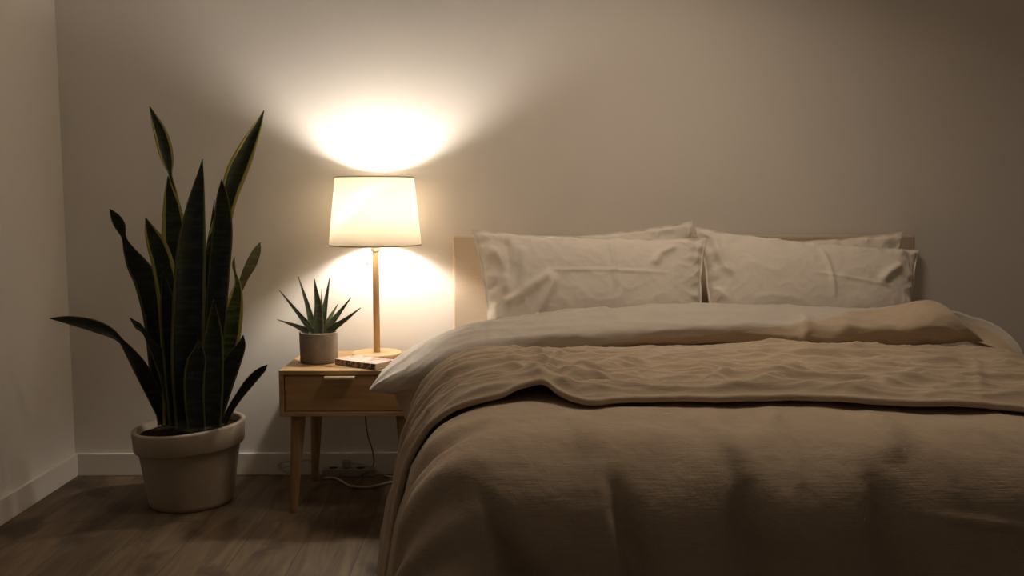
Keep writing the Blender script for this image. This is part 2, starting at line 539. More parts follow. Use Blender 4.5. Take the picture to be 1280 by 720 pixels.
for r, z in ((SR0, SZ0), (SR1, SZ1)):
    a = 0.0022
    prof = [(r - .001 + a * math.cos(q), z + 1.2 * a * math.sin(q)) for q in np.linspace(0, 2 * PI, 9)[:-1]]
    vs, fs = lathe_geo(LX, LY, prof, 96, close=True)
    obj('rim', vs, fs, simple('shade_trim', (0.42, 0.36, 0.26), 0.8), shade, recalc=True)
# spider ring carrying the shade
vs, fs = lathe_geo(LX, LY, [(0.020, .952), (0.024, .952), (0.024, .956), (0.020, .956)], 32, close=True)
g = [(vs, fs)]
for k in range(3):
    q = 2 * PI * k / 3 + .4
    g.append(tube_geo([(LX + .022 * math.cos(q), LY + .022 * math.sin(q), .954), (LX + .10 * math.cos(q), LY + .10 * math.sin(q), .951),
                       (LX + (SR0 - .003) * math.cos(q), LY + (SR0 - .003) * math.sin(q), SZ0 + .003)], 0.0014, 10, 6))
vs, fs = join(*g)
obj('shade_carrier', vs, fs, M_BRASS, lamp)
# glowing bulb
bm_, nt, N, L, B = new_mat('lit_bulb')
B.inputs['Emission Color'].default_value = (1.0, 0.90, 0.78, 1)
B.inputs['Emission Strength'].default_value = 230.0
B.inputs['Base Color'].default_value = (0.9, 0.85, 0.75, 1)
prof = [(0.0135, 1.005), (0.014, 1.015), (0.020, 1.030), (0.0275, 1.048), (0.030, 1.064), (0.0275, 1.079), (0.020, 1.090), (0.010, 1.0955), (0, 1.097)]
vs, fs = lathe_geo(LX, LY, [(r, z + LZ) for r, z in [(0, 1.005)] + prof], 32)
obj('bulb', vs, fs, bm_, lamp, recalc=True)['label'] = 'glowing bulb'

# ------------------------------------------------------------------ book
A = P(419, 455.4, 3.284); A[2] = NZ + .0005
Bq = P(469, 462.5, 3.173); Bq[2] = NZ + .0005
e1 = (Bq - A); e1[2] = 0; blen = np.linalg.norm(e1); e1 /= blen
e2 = np.array([-e1[1], e1[0], 0.0])
BW, BH = 0.112, 0.021
book = thing('book', 'thick paperback with a mottled pale cover in front of the lamp', 'book', tuple(A))


def bk(lo, hi, bev=0.0006):
    v, f = box_geo(lo, hi, bev)
    return [tuple(A + e1 * p[0] + e2 * p[1] + np.array([0, 0, p[2]])) for p in v], f


mcov, nt, N, L, B = new_mat('book_cover_print')
tc = N.new('ShaderNodeTexCoord')
n1 = N.new('ShaderNodeTexNoise'); n1.inputs['Scale'].default_value = 28; n1.inputs['Detail'].default_value = 3
L.new(tc.outputs['Object'], n1.inputs['Vector'])
cr = N.new('ShaderNodeValToRGB')
cr.color_ramp.elements[0].position = 0.36; cr.color_ramp.elements[0].color = (0.24, 0.17, 0.15, 1)
cr.color_ramp.elements[1].position = 0.60; cr.color_ramp.elements[1].color = (0.60, 0.48, 0.41, 1)
e = cr.color_ramp.elements.new(0.47); e.color = (0.46, 0.33, 0.28, 1)
L.new(n1.outputs['Fac'], cr.inputs['Fac']); L.new(cr.outputs['Color'], B.inputs['Base Color'])
B.inputs['Roughness'].default_value = 0.6
msp, nt, N, L, B = new_mat('book_spine_print')
tc = N.new('ShaderNodeTexCoord')
n1 = N.new('ShaderNodeTexNoise'); n1.inputs['Scale'].default_value = 70; n1.inputs['Detail'].default_value = 2
L.new(tc.outputs['Object'], n1.inputs['Vector'])
cr = N.new('ShaderNodeValToRGB')
cr.color_ramp.elements[0].position = 0.42; cr.color_ramp.elements[0].color = (0.055, 0.035, 0.03, 1)
cr.color_ramp.elements[1].position = 0.56; cr.color_ramp.elements[1].color = (0.36, 0.27, 0.22, 1)
L.new(n1.outputs['Fac'], cr.inputs['Fac']); L.new(cr.outputs['Color'], B.inputs['Base Color'])
vs, fs = bk((0.002, 0.0014, 0.0015), (blen - .002, BW - .002, BH - .0015), 0)
obj('pages', vs, fs, M_PAGE, book, smooth=False)
vs, fs = join(bk((0, 0.0012, BH - .0015), (blen, BW, BH), 0.0004), bk((0, 0.0012, 0), (blen, BW, .0015), 0.0004))
obj('cover', vs, fs, mcov, book, smooth=False)
vs, fs = bk((0, 0, 0), (blen, 0.0014, BH), 0.0004)
obj('spine', vs, fs, msp, book, smooth=False)

# ------------------------------------------------------------------ leaves
def leaf_geo(pts, D_list, rng, yaw=0.0, fold=0.16, thick=0.0035, n=34, m=9, belly=0.0, wide=1.0):
    """pts: (u, v, width in photo pixels) from root to tip"""
    rows = []
    k = len(pts)
    for i, (u, v, w) in enumerate(pts):
        w = w * wide if i < k - 1 else w
        t = i / (k - 1)
        D = np.interp(t, np.linspace(0, 1, len(D_list)), D_list)
        p = P(u, v, D)
        rows.append([p[0], p[1], p[2], w * D / F])
    c = catmull(rows, n)
    W = np.maximum(c[:, 3], 0.0008)
    V, UV = [], []
    for i in range(n):
        a = c[max(i - 1, 0), :3]; b = c[min(i + 1, n - 1), :3]
        t = b - a; t /= np.linalg.norm(t) + 1e-9
        view = c[i, :3] - CAM; view /= np.linalg.norm(view)
        s = np.cross(t, view); s /= np.linalg.norm(s) + 1e-9
        nrm = np.cross(s, t)
        if nrm @ view > 0:
            nrm = -nrm                                  # towards the viewer
        yw = yaw * math.cos(0.9 * i / n)
        s2 = s * math.cos(yw) + nrm * math.sin(yw)
        n2 = -s * math.sin(yw) + nrm * math.cos(yw)
        w = W[i] / max(math.cos(yw), .5)
        ring = []
        for side in (0, 1):
            js = range(m) if side == 0 else range(m - 1, -1, -1)
            for j in js:
                x = 2 * j / (m - 1) - 1
                th = thick * min(1, w / 0.02) * (1 - 0.75 * x * x)
                h = fold * w * (x * x - .4)
                p = c[i, :3] + s2 * (x * w / 2) + n2 * (h + (th / 2 if side == 0 else -th / 2 - belly * w * (1 - x * x)))
                ring.append(p); UV.append(((x + 1) / 2, i / (n - 1)))
        V += ring
    mm = 2 * m
    Fc = grid_faces(n, mm, closed_m=True)
    Fc.append(tuple(range(mm))); Fc.append(tuple(range((n - 1) * mm, n * mm)))
    return [tuple(v) for v in V], Fc, UV


PX, PY = float(P(239, 600, 3.32)[0]), -0.33
plant = thing('potted_snake_plant', 'tall snake plant with yellow edged leaves in a taupe clay pot on the floor', 'plant', (PX, PY, 0))


def slant(vs):
    return [(x, y, z * (1 + 0.30 * (x - PX) * .84 * min(1, z / .2))) for x, y, z in vs]


RZ = 0.291
prof = [(0, 0), (0.136, 0), (0.143, .004), (0.147, .02), (0.156, .08), (0.1655, .15), (0.1735, .205), (0.176, RZ - .082),
        (0.178, RZ - .081), (0.186, RZ - .080), (0.1895, RZ - .074), (0.1915, RZ - .04), (0.1945, RZ - .008), (0.193, RZ - .002), (0.189, RZ),
        (0.181, RZ), (0.177, RZ - .003), (0.176, RZ - .01), (0.174, RZ - .045), (0.165, RZ - .06), (0, RZ - .06)]
prof = [(r * 1.02, z) for r, z in prof]
vs, fs = lathe_geo(PX, PY, prof, 96)
pot = obj('pot', slant(vs), fs, M_POT, plant, recalc=True)
rng = np.random.RandomState(3)
# lumpy soil
NR, NT = 22, 64
V = [(PX, PY, RZ - .018)]
for i in range(1, NR + 1):
    for k in range(NT):
        q = 2 * PI * k / NT
        r = .1755 * i / NR
        x, y = PX + r * math.cos(q), PY + r * math.sin(q)
        z = RZ - .020 + .006 * float(perlin(x * 40, y * 40, 2)) + .008 * float(perlin(x * 14, y * 14, 3)) - .006 * (i / NR) ** 2
        V.append((x, y, z))
Fc = [(0, 1 + k, 1 + (k + 1) % NT) for k in range(NT)]
for i in range(NR - 1):
    for k in range(NT):
        a = 1 + i * NT + k; b = 1 + i * NT + (k + 1) % NT
        Fc.append((a, a + NT, b + NT, b))
obj('soil', slant(V), Fc, M_SOIL, plant)

G, Y, O, M = M_LEAF, M_LEAFY, M_LEAFO, M_LEAFM
LEAVES = [
    # far left arching
    ([(209, 532, 12), (199, 508, 15), (188, 484, 17), (174, 458, 16), (162, 440, 11), (151, 426, 6), (138, 416, 11), (122, 409, 14), (105, 404, 13), (84, 400, 9), (62, 398, 1)], [3.22, 3.16, 3.10], G, .15),
    ([(214, 530, 28), (207, 460, 34), (199, 400, 32), (184, 352, 27), (171, 330, 22), (161, 312, 12), (155, 297, 5), (150, 282, 12), (144, 271, 10), (137, 261, 1)], [3.25, 3.24, 3.20], G, -.2),
    ([(217, 530, 24), (216, 440, 26), (211, 372, 26), (203, 330, 24), (195, 305, 21), (188, 289, 13), (182, 272, 1)], [3.22, 3.22, 3.2], M, .2),
    ([(224, 530, 26), (222, 420, 28), (220, 330, 28), (218, 290, 27), (215, 258, 19), (212, 240, 11), (210, 220, 1)], [3.26, 3.28, 3.28], M, -.1),
    ([(226, 530, 18), (224, 400, 18), (219, 280, 16), (216, 240, 9), (213, 219, 4), (210, 204, 12), (206, 186, 16), (200, 165, 14), (194, 150, 9), (187, 133, 1)], [3.30, 3.34, 3.36], M, .15),
    ([(238, 534, 34), (234, 450, 36), (236, 370, 35), (239, 310, 31), (244, 262, 21), (248, 235, 13), (251, 215, 6), (253, 199, 1)], [3.16, 3.16, 3.18], G, .1),
    ([(258, 532, 22), (268, 420, 24), (274, 340, 24), (278, 295, 23), (279, 265, 18), (278, 245, 12), (277, 224, 1)], [3.2, 3.2, 3.2], G, -.2),
    ([(252, 530, 20), (258, 400, 22), (270, 310, 22), (284, 252, 19), (294, 219, 23), (304, 196, 21), (314, 174, 15), (323, 155, 8), (330, 138, 1)], [3.30, 3.34, 3.36], M, .2),
    ([(252, 500, 14), (259, 380, 13), (263, 310, 9), (265, 285, 5), (268, 250, 1)], [3.28, 3.30, 3.32], G, 0),
    ([(249, 528, 22), (250, 420, 24), (255, 350, 21), (261, 322, 14), (267, 296, 1)], [3.24, 3.25, 3.26], G, .2),
    ([(268, 532, 16), (277, 470, 24), (286, 420, 27), (292, 390, 22), (296, 368, 14), (297, 354, 7), (294, 342, 3), (292, 331, 4), (293, 321, 1)], [3.22, 3.22, 3.22], Y, -.15),
    ([(268, 522, 10), (283, 430, 9), (296, 375, 6), (305, 348, 9), (314, 330, 12), (321, 314, 9), (325, 303, 1)], [3.32, 3.36, 3.40], O, 0),
    ([(264, 532, 20), (276, 488, 23), (289, 455, 20), (297, 440, 15), (302, 430, 9), (304, 419, 1)], [3.2, 3.2, 3.2], G, .2),
    ([(280, 530, 7), (288, 512, 8), (299, 495, 9), (311, 479, 11), (321, 468, 10), (329, 461, 7), (334, 456, 1)], [3.2, 3.18, 3.17], G, .1),
    ([(246, 538, 20), (243, 500, 22), (243, 470, 23), (246, 450, 21), (248, 440, 14), (249, 425, 1)], [3.12, 3.12, 3.12], G, 0),
    ([(264, 536, 22), (265, 480, 25), (266, 430, 23), (267, 405, 15), (267, 374, 1)], [3.15, 3.15, 3.15], G, .1),
    ([(222, 528, 20), (212, 478, 20), (200, 447, 16), (188, 428, 8), (180, 415, 5), (173, 408, 8), (168, 403, 5), (162, 397, 1)], [3.18, 3.17, 3.16], G, .2),
    ([(220, 530, 30), (214, 450, 34), (206, 388, 28), (198, 352, 16), (191, 326, 1)], [3.29, 3.29, 3.29], G, 0),
    ([(226, 532, 24), (218, 440, 26), (211, 385, 18), (203, 337, 1)], [3.17, 3.17, 3.17], G, -.1),
    ([(256, 528, 16), (256, 440, 17), (253, 395, 12), (247, 350, 1)], [3.19, 3.19, 3.19], G, .3),
    ([(262, 530, 18), (262, 410, 18), (263, 368, 13), (268, 327, 1)], [3.23, 3.23, 3.24], Y, .3),
]
for pts, Dl, mat, yaw in LEAVES:
    vs, fs, uv = leaf_geo(pts, [q + .05 for q in Dl], rng, yaw, wide=1.1)
    obj('leaf', vs, fs, mat, plant, uvs=uv)

# ------------------------------------------------------------------ aloe
AX, AY = float(P(399, 440, 3.35)[0]), -0.302
aloe = thing('potted_aloe', 'small spiky aloe in a round grey concrete pot on the nightstand', 'plant', (AX, AY, NZ))
AH = NZ + .112
prof = [(0, NZ), (.063, NZ), (.0665, NZ + .003), (.068, NZ + .01), (.070, AH - .003), (.0692, AH), (.063, AH), (.0622, AH - .003), (.061, AH - .02), (0, AH - .02)]
vs, fs = lathe_geo(AX, AY, prof, 64)
obj('pot', vs, fs, M_CONC, aloe, recalc=True)
vs, fs = lathe_geo(AX, AY, [(0.0615, AH - .016), (.05, AH - .010), (.025, AH - .007), (0, AH - .006)], 48)
obj('soil', vs, fs, M_SOIL, aloe)


def az(x, y):
    return 330 + x / 4.5, 320 + y / 4.5


ALOE = [
    ((255, 425), (175, 392), (73, 357), 34, (3.32, 3.28)),
    ((275, 425), (195, 325), (84, 190), 36, (3.34, 3.34)),
    ((282, 425), (242, 270), (192, 113), 38, (3.36, 3.38)),
    ((308, 440), (303, 270), (283, 128), 58, (3.30, 3.31)),
    ((325, 410), (323, 290), (325, 182), 24, (3.38, 3.40)),
    ((322, 420), (345, 270), (372, 108), 40, (3.36, 3.37)),
    ((335, 420), (378, 335), (418, 266), 32, (3.38, 3.41)),
    ((335, 430), (415, 330), (490, 234), 40, (3.33, 3.33)),
    ((350, 430), (452, 362), (545, 291), 38, (3.30, 3.27)),
    ((285, 430), (240, 393), (209, 364), 26, (3.30, 3.28)),
]
for r_, mid, tip, w, (d0, d1) in ALOE:
    p0 = az(*r_); p1 = az(*mid); p2 = az(*tip)
    w /= 4.5
    pts = [(p0[0], p0[1], w * .9), ((p0[0] * .6 + p1[0] * .4), (p0[1] * .6 + p1[1] * .4), w), (p1[0], p1[1], w * .66),
           ((p1[0] + p2[0]) / 2, (p1[1] + p2[1]) / 2, w * .37), (p2[0], p2[1], .8)]
    vs, fs, uv = leaf_geo(pts, [d0 + .02, d1 + .02], rng, 0, fold=.22, thick=.004, n=26, m=7, belly=.30)
    # small teeth along both margins
    obj('leaf', vs, fs, M_ALOE, aloe, uvs=uv)

# ------------------------------------------------------------------ cords under the nightstand
wall_y = -0.02
cord = tube_geo([P(456, 500, 3.60), P(457, 525, 3.60), P(460, 545, 3.605), P(466, 565, 3.61), P(467, 580, 3.615), P(460, 590, 3.60), P(452, 594, 3.58)], 0.0024, 60, 8)
tag(obj('lamp_cord', *cord, M_CORDD), 'thin dark lamp cord hanging behind the nightstand to the floor', 'cord')


def floor_pt(u, v, z):
    d = P(u, v, 1.0) - CAM
    t = (z - CAM[2]) / d[2]
    return CAM + d * t


wc = tube_geo([floor_pt(404, 598, .006), floor_pt(416, 597, .006), floor_pt(426, 601, .006), floor_pt(434, 606, .006), floor_pt(442, 608, .006),
               floor_pt(456, 609, .006), floor_pt(470, 607, .006), floor_pt(486, 603, .006), floor_pt(500, 602, .006), floor_pt(520, 600, .006)], 0.0045, 80, 10)
tag(obj('extension_cord', *wc, M_CORDW), 'white cord curving along the floor from the power strip towards the bed', 'cord')
coil = []
cc = P(361, 583, 3.595)
for k in range(0, 44):
    q = k / 43 * 2 * PI * 2.4 + 1.2
    rr = 1 + .10 * math.sin(q * 1.7)
    coil.append((cc[0] + .040 * rr * math.cos(q), cc[1] + .012 * math.sin(q * .5) - .010 * math.sin(q), max(.0035, cc[2] + .024 * rr * math.sin(q))))
coil += [(cc[0] + .05, cc[1] - .004, cc[2] + .022), (cc[0] + .09, cc[1] + .002, cc[2] + .020), (cc[0] + .125, cc[1] - .004, .012)]
tag(obj('coiled_cord', *tube_geo(coil, .0032, 160, 8), M_CORDW), 'small coil of pale cord on the floor behind the near left nightstand leg', 'cord')
ps0 = floor_pt(404, 595, 0)
strip = thing('power_strip', 'white power strip on the floor under the nightstand by the baseboard', 'power strip', (ps0[0], ps0[1], 0))
vs, fs = box_geo((ps0[0], ps0[1] - .02, .001), (ps0[0] + .21, ps0[1] + .03, .032), .004)
obj('strip_body', vs, fs, M_PLAST, strip, smooth=False)
for k in range(3):
    vs, fs = lathe_geo(ps0[0] + .04 + k * .055, ps0[1] + .005, [(0, .0325), (.017, .0325), (.017, .0335), (0, .0335)], 20)
    obj('outlet', vs, fs, M_DARK, strip, recalc=True)
pl = thing('power_plug', 'pale plug with a cord pushed into the power strip', 'plug', (ps0[0] + .095, ps0[1] + .005, .034))
vs, fs = join(box_geo((ps0[0] + .078, ps0[1] - .010, .034), (ps0[0] + .112, ps0[1] + .020, .062), .005),)
obj('plug_body', vs, fs, M_PLAST, pl, smooth=False)
vs, fs = tube_geo([(ps0[0] + .11, ps0[1] + .005, .05), (ps0[0] + .15, ps0[1] - .005, .05), (ps0[0] + .20, ps0[1] - .025, .04), (ps0[0] + .26, ps0[1] - .03, .008), (ps0[0] + .30, ps0[1] - .02, .006)], .003, 30, 8)
obj('plug_lead', vs, fs, M_CORDW, pl)

# ------------------------------------------------------------------ bed
BX0, BX1 = float(P(566, 296, 3.60)[0]), float(P(1141, 296, 3.60)[0])
BYF = -1.93
bed = thing('bed', 'double bed with a low upholstered beige headboard against the back wall', 'bed', ((BX0 + BX1) / 2, -1.0, 0))
# headboard: padded slab with a soft front
HZ = float(P(740, 294, 3.58)[2])
vs, fs = box_geo((BX0, -.078, .05), (BX1, -.016, HZ), .012, 4)
obj('headboard', vs, fs, M_HEAD, bed)
vs, fs = box_geo((BX0 + .03, BYF + .05, .30), (BX1 - .03, -.09, .50), .05, 5)
obj('mattress', vs, fs, M_MATT, bed)
for nm, lo, hi in (('side_rail', (BX0 + .03, BYF + .05, .16), (BX0 + .055, -.08, .30)), ('side_rail', (BX1 - .055, BYF + .05, .16), (BX1 - .03, -.08, .30)),
                   ('foot_rail', (BX0 + .056, BYF + .05, .16), (BX1 - .056, BYF + .075, .30))):
    vs, fs = box_geo(lo, hi, .004)
    obj(nm, vs, fs, M_HEAD, bed, smooth=False)
for x in (BX0 + .09, BX1 - .09):
    for y in (BYF + .12, -.2):
        vs, fs = lathe_geo(x, y, [(0, 0), (.018, 0), (.026, .17), (0, .17)], 20)
        obj('leg', vs, fs, M_OAKV, bed, recalc=True)

# ---- the duvet: a cloth draped over the mattress, in unrolled cloth coordinates (a across, b from the wall to the foot)
A0, A1, B1, R = 0.0, 1.46, 1.79, 0.20
ZT = 0.617


def drape(a, b, off):
    dx = np.where(a < A0, A0 - a, np.where(a > A1, a - A1, 0.0))
    sx = np.where(a < A0, -1.0, 1.0)
    dy = np.maximum(b - B1, 0)
    p = 2.5
    d = (dx ** p + dy ** p + 1e-18) ** (1 / p)
    hyp = np.sqrt(dx ** 2 + dy ** 2) + 1e-9
    nx, ny = sx * dx / hyp, dy / hyp
    d = np.where(d < .48, d, .48 + .15 * np.tanh((d - .48) / .15))
    th = np.minimum(d / R, PI / 2 * 0.89)
    rest = np.maximum(d - R * PI / 2 * .89, 0)
    X = R * np.sin(th) + rest * math.cos(PI / 2 * .89)
    Z = R * (1 - np.cos(th)) + rest * math.sin(PI / 2 * .89)
    ztop = ZT + 0.02 * perlin(a * 1.6, b * 1.6, 4) + 0.012 * np.sin((a - A0) / (A1 - A0) * PI).clip(0)
    px = np.clip(a, A0, A1) + nx * X
    pb = np.minimum(b, B1) + ny * X
    pz = ztop - Z
    sn, cs = np.sin(th), np.cos(th)
    return np.stack([px + off * nx * sn, -(pb + off * ny * sn), pz + off * cs], -1), d


def cloth_obj(name, Pts, mat, parent, thick=0.012, **kw):
    n, m = Pts.shape[:2]
    o = obj(name, Pts.reshape(-1, 3), grid_faces(n, m), mat, parent, **kw)
    if thick:
        md = o.modifiers.new('thickness', 'SOLIDIFY')
        md.thickness = thick; md.offset = -1
    return o


duvet = thing('duvet', 'rumpled taupe linen duvet with its white lining turned back below the pillows', 'duvet', (0.73, -1.3, ZT))

# main cover
a = np.linspace(A0 - .62, A1 + .62, 420)
b = np.linspace(.62, B1 + .60, 260)
Ag, Bg = np.meshgrid(a, b, indexing='ij')
top = smooth01((B1 + .12 - Bg) / .25) * smooth01((Ag - A0 + .15) / .25)
front = smooth01((Bg - B1 - .05) / .2)
left = smooth01((A0 + .03 - Ag) / .2)
disp = 0.016 * perlin(Ag * 3.1, Bg * 3.1, 1) + 0.007 * perlin(Ag * 7, Bg * 7, 2)
disp += 0.0035 * crease(Ag * 4, Bg * 2.6, 5) ** 2 + 0.0008 * crease(Ag * 11, Bg * 7, 6) ** 2
disp += 0.0012 * perlin(Ag * 34, Bg * 34, 8)
# sagging front: broad hanging puffs with V-shaped valleys opening downwards
disp *= 1 - .55 * front
def valley(xc, bb0, lean, w0, w1, h):
    t = np.clip((Bg - B1 - bb0) / .42, 0, 1)
    x = Ag - xc - lean * t - .022 * perlin(Bg * 5, Bg * 0 + xc * 9, 61) - .008 * perlin(Bg * 16, Bg * 0 + xc * 9, 62)
    w = w0 + (w1 - w0) * t
    side = np.where(x > 0, 1.0, .48)
    return h * smooth01(t * 2.2) * np.exp(-(x / (w * side)) ** 2)
for args in ((-.045, .15, .17, .02, .085, -.055), (.215, .09, .05, .02, .06, -.036), (.445, .08, .04, .03, .085, -.042),
             (.725, .10, -.02, .025, .080, -.036), (1.03, .14, .03, .02, .08, -.03), (.08, .24, .0, .02, .06, -.015)):
    disp += valley(*args)
disp += stroke(Ag, Bg, [(-.27, B1 + .14), (-.30, B1 + .40)], .13, .05, .4)
# pressed creases
disp += stroke(Ag, Bg, [(.62, 1.66), (.585, 1.74), (.59, 1.84), (.575, 2.0)], .010, .006)
disp += stroke(Ag, Bg, [(.78, 2.02), (1.0, 2.05), (1.2, 2.1)], .010, .005)
disp += stroke(Ag, Bg, [(.40, 1.66), (.45, 1.80), (.47, 1.92)], .03, .012)
disp += stroke(Ag, Bg, [(.80, 1.70), (.80, 1.82), (.76, 1.93)], .03, .012)
disp += stroke(Ag, Bg, [(.15, 1.62), (.18, 1.76), (.17, 1.9)], .035, .010)
# hanging folds on the left side
disp += left * (0.012 * np.sin(Bg * 2 * PI / .26 + 2 * perlin(Ag * 1.5, Bg * 1.5, 11)) + 0.006 * np.sin(Bg * 2 * PI / .11 + Ag * 4))
Pm, _ = drape(Ag, Bg, disp)
cloth_obj('cover', Pm, M_TAUPE, duvet, .014)

# folded band of the duvet lying over the cover: several soft ridges across the bed, rolled hem towards the foot
na, nb = 540, 250
a = np.linspace(A0 - .60, A1 + .60, na)


def band_edge(a):
    """distance from the wall of the hem that faces the foot"""
    u = (a + .1)
    e = 1.575 + .07 * np.clip(a, -.2, 1.5) + 0.030 * perlin(a * 2.3, a * 0, 21) + 0.012 * perlin(a * 7, a * 0, 22)
    e = e + .030 * np.exp(-((a - .20) / .055) ** 2) - .050 * np.exp(-((a - .09) / .06) ** 2)
    return e


def ab(u, v):
    q = P(u, v, 1.0) - CAM
    q = CAM + q * ((.655 - CAM[2]) / q[2])
    return (q[0], -q[1])


BFOLDS = [([(545, 503), (600, 480), (652, 470)], .020, .014), ([(655, 474), (672, 485), (688, 496)], .014, .016),
          ([(690, 494), (735, 470), (800, 459), (870, 455)], .022, .018), ([(560, 470), (640, 462), (700, 463)], .016, -.012),
          ([(700, 488), (770, 482), (850, 487)], .020, -.012), ([(740, 480), (800, 472), (860, 476)], .014, .008),
          ([(525, 505), (560, 482), (620, 462)], .014, .010), ([(940, 497), (985, 476), (1060, 462), (1150, 458)], .024, .016),
          ([(870, 470), (960, 462), (1060, 470)], .018, -.012), ([(1050, 502), (1110, 486), (1200, 478), (1290, 480)], .020, .014),
          ([(1080, 470), (1180, 466), (1290, 468)], .014, -.010), ([(980, 447), (1100, 447), (1230, 452)], .014, .010),
          ([(880, 490), (905, 478), (930, 474)], .016, .014), ([(620, 446), (760, 444), (900, 446)], .014, .009),
          ([(1218, 445), (1223, 470), (1226, 500)], .010, .005)]
BFOLDS = [([ab(*p) for p in ps], w, h) for ps, w, h in BFOLDS]
tt = np.linspace(0, 1, nb)
Pb = np.zeros((na, nb, 3))
hem_r = 0.008
for i, ai in enumerate(a):
    e = float(band_edge(np.array(ai)))
    b0 = .74
    t1 = 0.80
    bflat = b0 + (e - b0) * np.minimum(tt / t1, 1)
    q = np.clip((tt - t1) / (.93 - t1), 0, 1) * PI
    und = np.clip((tt - .93) / .07, 0, 1)
    bb = bflat + hem_r * np.sin(q) - und * .06
    aa = np.full(nb, ai)
    s = (bflat - b0) / (e - b0)
    # ridges: distance from the hem, growing together over the left side
    dist = e - bflat
    wob = 0.03 * perlin(aa * 1.7, bflat * 1.0, 31) + .02 * perlin(aa * 4.5, bflat * 2, 32)
    def rg(c, w, h, k):
        x = dist - c + k * wob
        return h * (.5 * np.exp(-(x / w) ** 2) + .5 * np.exp(-np.abs(x) / (.55 * w)))
    ridge = (rg(.055, .05, .018, .6) + rg(.17, .030, .016, 1.2) + rg(.235, .028, .014, .9) + rg(.33, .034, .020, .7)
             + rg(.42, .022, .010, 1.3) + rg(.49, .034, .018, 1.0) + rg(.575, .022, .012, .6) + rg(.65, .04, .016, -.8) + rg(.74, .03, .012, .5))
    amp = 1.0 + .4 * perlin(aa * 2.2, bflat * 0.6, 33)
    lf = float(smooth01((A0 + .22 - ai) / .26))
    ridge = 1.25 * ridge * amp + lf * (.017 * (1 - np.abs(np.sin(bflat * PI / .082 + .9 * math.sin(ai * 5) + .5)) ** .8) + .008 * (1 - np.abs(np.sin(bflat * PI / .047 + ai * 4)) ** .8))
    fine = .009 * crease(aa * 2.4, bflat * 9, 34) ** 3 + .0055 * crease(aa * 5, bflat * 17, 35) ** 3 + .004 * crease(aa * 4, bflat * 26, 38) ** 3 + .0012 * perlin(aa * 36, bflat * 36, 36)
    for ps, w_, h_ in BFOLDS:
        fine = fine + stroke(aa, bflat, ps, w_ * 1.3, h_ * 1.15, .3)
    lift = .022 * math.exp(-((ai - .09) / .06) ** 2) + .010 * max(0.0, float(perlin(ai * 5, 0.3, 37)))
    edge_soft = smooth01(dist / .04)
    base = .023 + lift * smooth01(1 - dist / .14)
    offs = (base + (ridge + fine * (1 - .6 * lf)) * (0.35 + .65 * edge_soft)) * (.22 + .78 * smooth01((bflat - .81) / .10))
    # wrap round the hem
    offs = np.where(tt > t1, offs - hem_r * (1 - np.cos(q)), offs)
    offs = np.where(und > 0, offs - .004 * und, offs)
    # ride on the same low relief as the cover
    rel = 0.016 * perlin(aa * 3.1, bb * 3.1, 1)
    Pb[i], _ = drape(aa, bb, offs + rel)
cloth_obj('folded_band', Pb, M_TAUPE, duvet, .008)

# ---- turned back top of the duvet (white lining uppermost, the taupe face showing below it)
ST = [  # u, v of the crest, D crest, v of the lower edge, D lower edge, white limit (0 crest .. 1 lower edge)
    (462, 486, 3.02, 489, 3.01, 1.0),
    (472, 474, 3.03, 490, 3.00, .95),
    (486, 458, 3.04, 492, 2.975, .80),
    (504, 443, 3.05, 494, 2.955, .70),
    (528, 429, 3.05, 490, 2.93, .68),
    (560, 416, 3.05, 475, 2.90, .74),
    (600, 405, 3.04, 457, 2.87, .84),
    (640, 398, 3.03, 446, 2.85, .93),
    (700, 391, 3.02, 438, 2.84, .95),
    (760, 386, 3.01, 434, 2.83, .92),
    (860, 381, 3.00, 430, 2.83, .84),
    (920, 381.5, 2.99, 431, 2.83, .72),
    (985, 383, 2.98, 435, 2.82, .52),
    (1050, 386, 2.93, 431, 2.82, .26),
    (1100, 387, 2.90, 432, 2.82, .10),
    (1130, 382, 2.88, 434, 2.81, .02),
    (1155, 377, 2.87, 432, 2.81, -.6),
    (1175, 379, 2.87, 430, 2.81, -.6),
    (1192, 394, 2.87, 428, 2.81, -.6),
    (1208, 410, 2.87, 427, 2.81, -.6),
    (1220, 424, 2.87, 427, 2.82, -.6),
]
rows = []
for u, vt, Dt, vl, Dl, wl in ST:
    pt = P(u, vt, Dt); plw = P(u, vl, Dl)
    rows.append([*pt, *plw, wl])
NS = 240
st = catmull(rows, NS)
sec_n = 56
Pr = np.zeros((NS, sec_n, 3)); wlim = st[:, 6]
qs = np.linspace(0, 1, sec_n)
for i in range(NS):
    top_, low = st[i, :3], st[i, 3:6]
    x = top_[0]
    h = top_[2] - low[2]
    hang = float(smooth01((-.12 - x) / .22))
    depth = max(abs(low[1] - top_[1]), .002)
    rear_z = low[2] + (h * .55 if hang > .9 else h * (.05 + .4 * hang))
    # closed section: rear bottom -> crest -> bulging front -> lower edge -> underneath back to the rear
    rear = np.array([x, top_[1] + min(.16, h * 1.3) * (1 - .75 * hang), rear_z])
    upper = np.array([x, top_[1] + min(.07, h * .55) * (1 - .6 * hang), top_[2] - h * .16])
    front = np.array([x, top_[1] * .12 + low[1] * .88 - .034 * min(1, h / .08), low[2] + h * .64])
    front2 = np.array([low[0], low[1] - .028 * min(1, h / .08), low[2] + h * .24])
    tuck = np.array([low[0], low[1] + .03 * min(1, h / .06), low[2] + h * .0])
    loop = catmull([rear, upper, top_, front, front2, low, tuck], sec_n)
    Pr[i] = loop
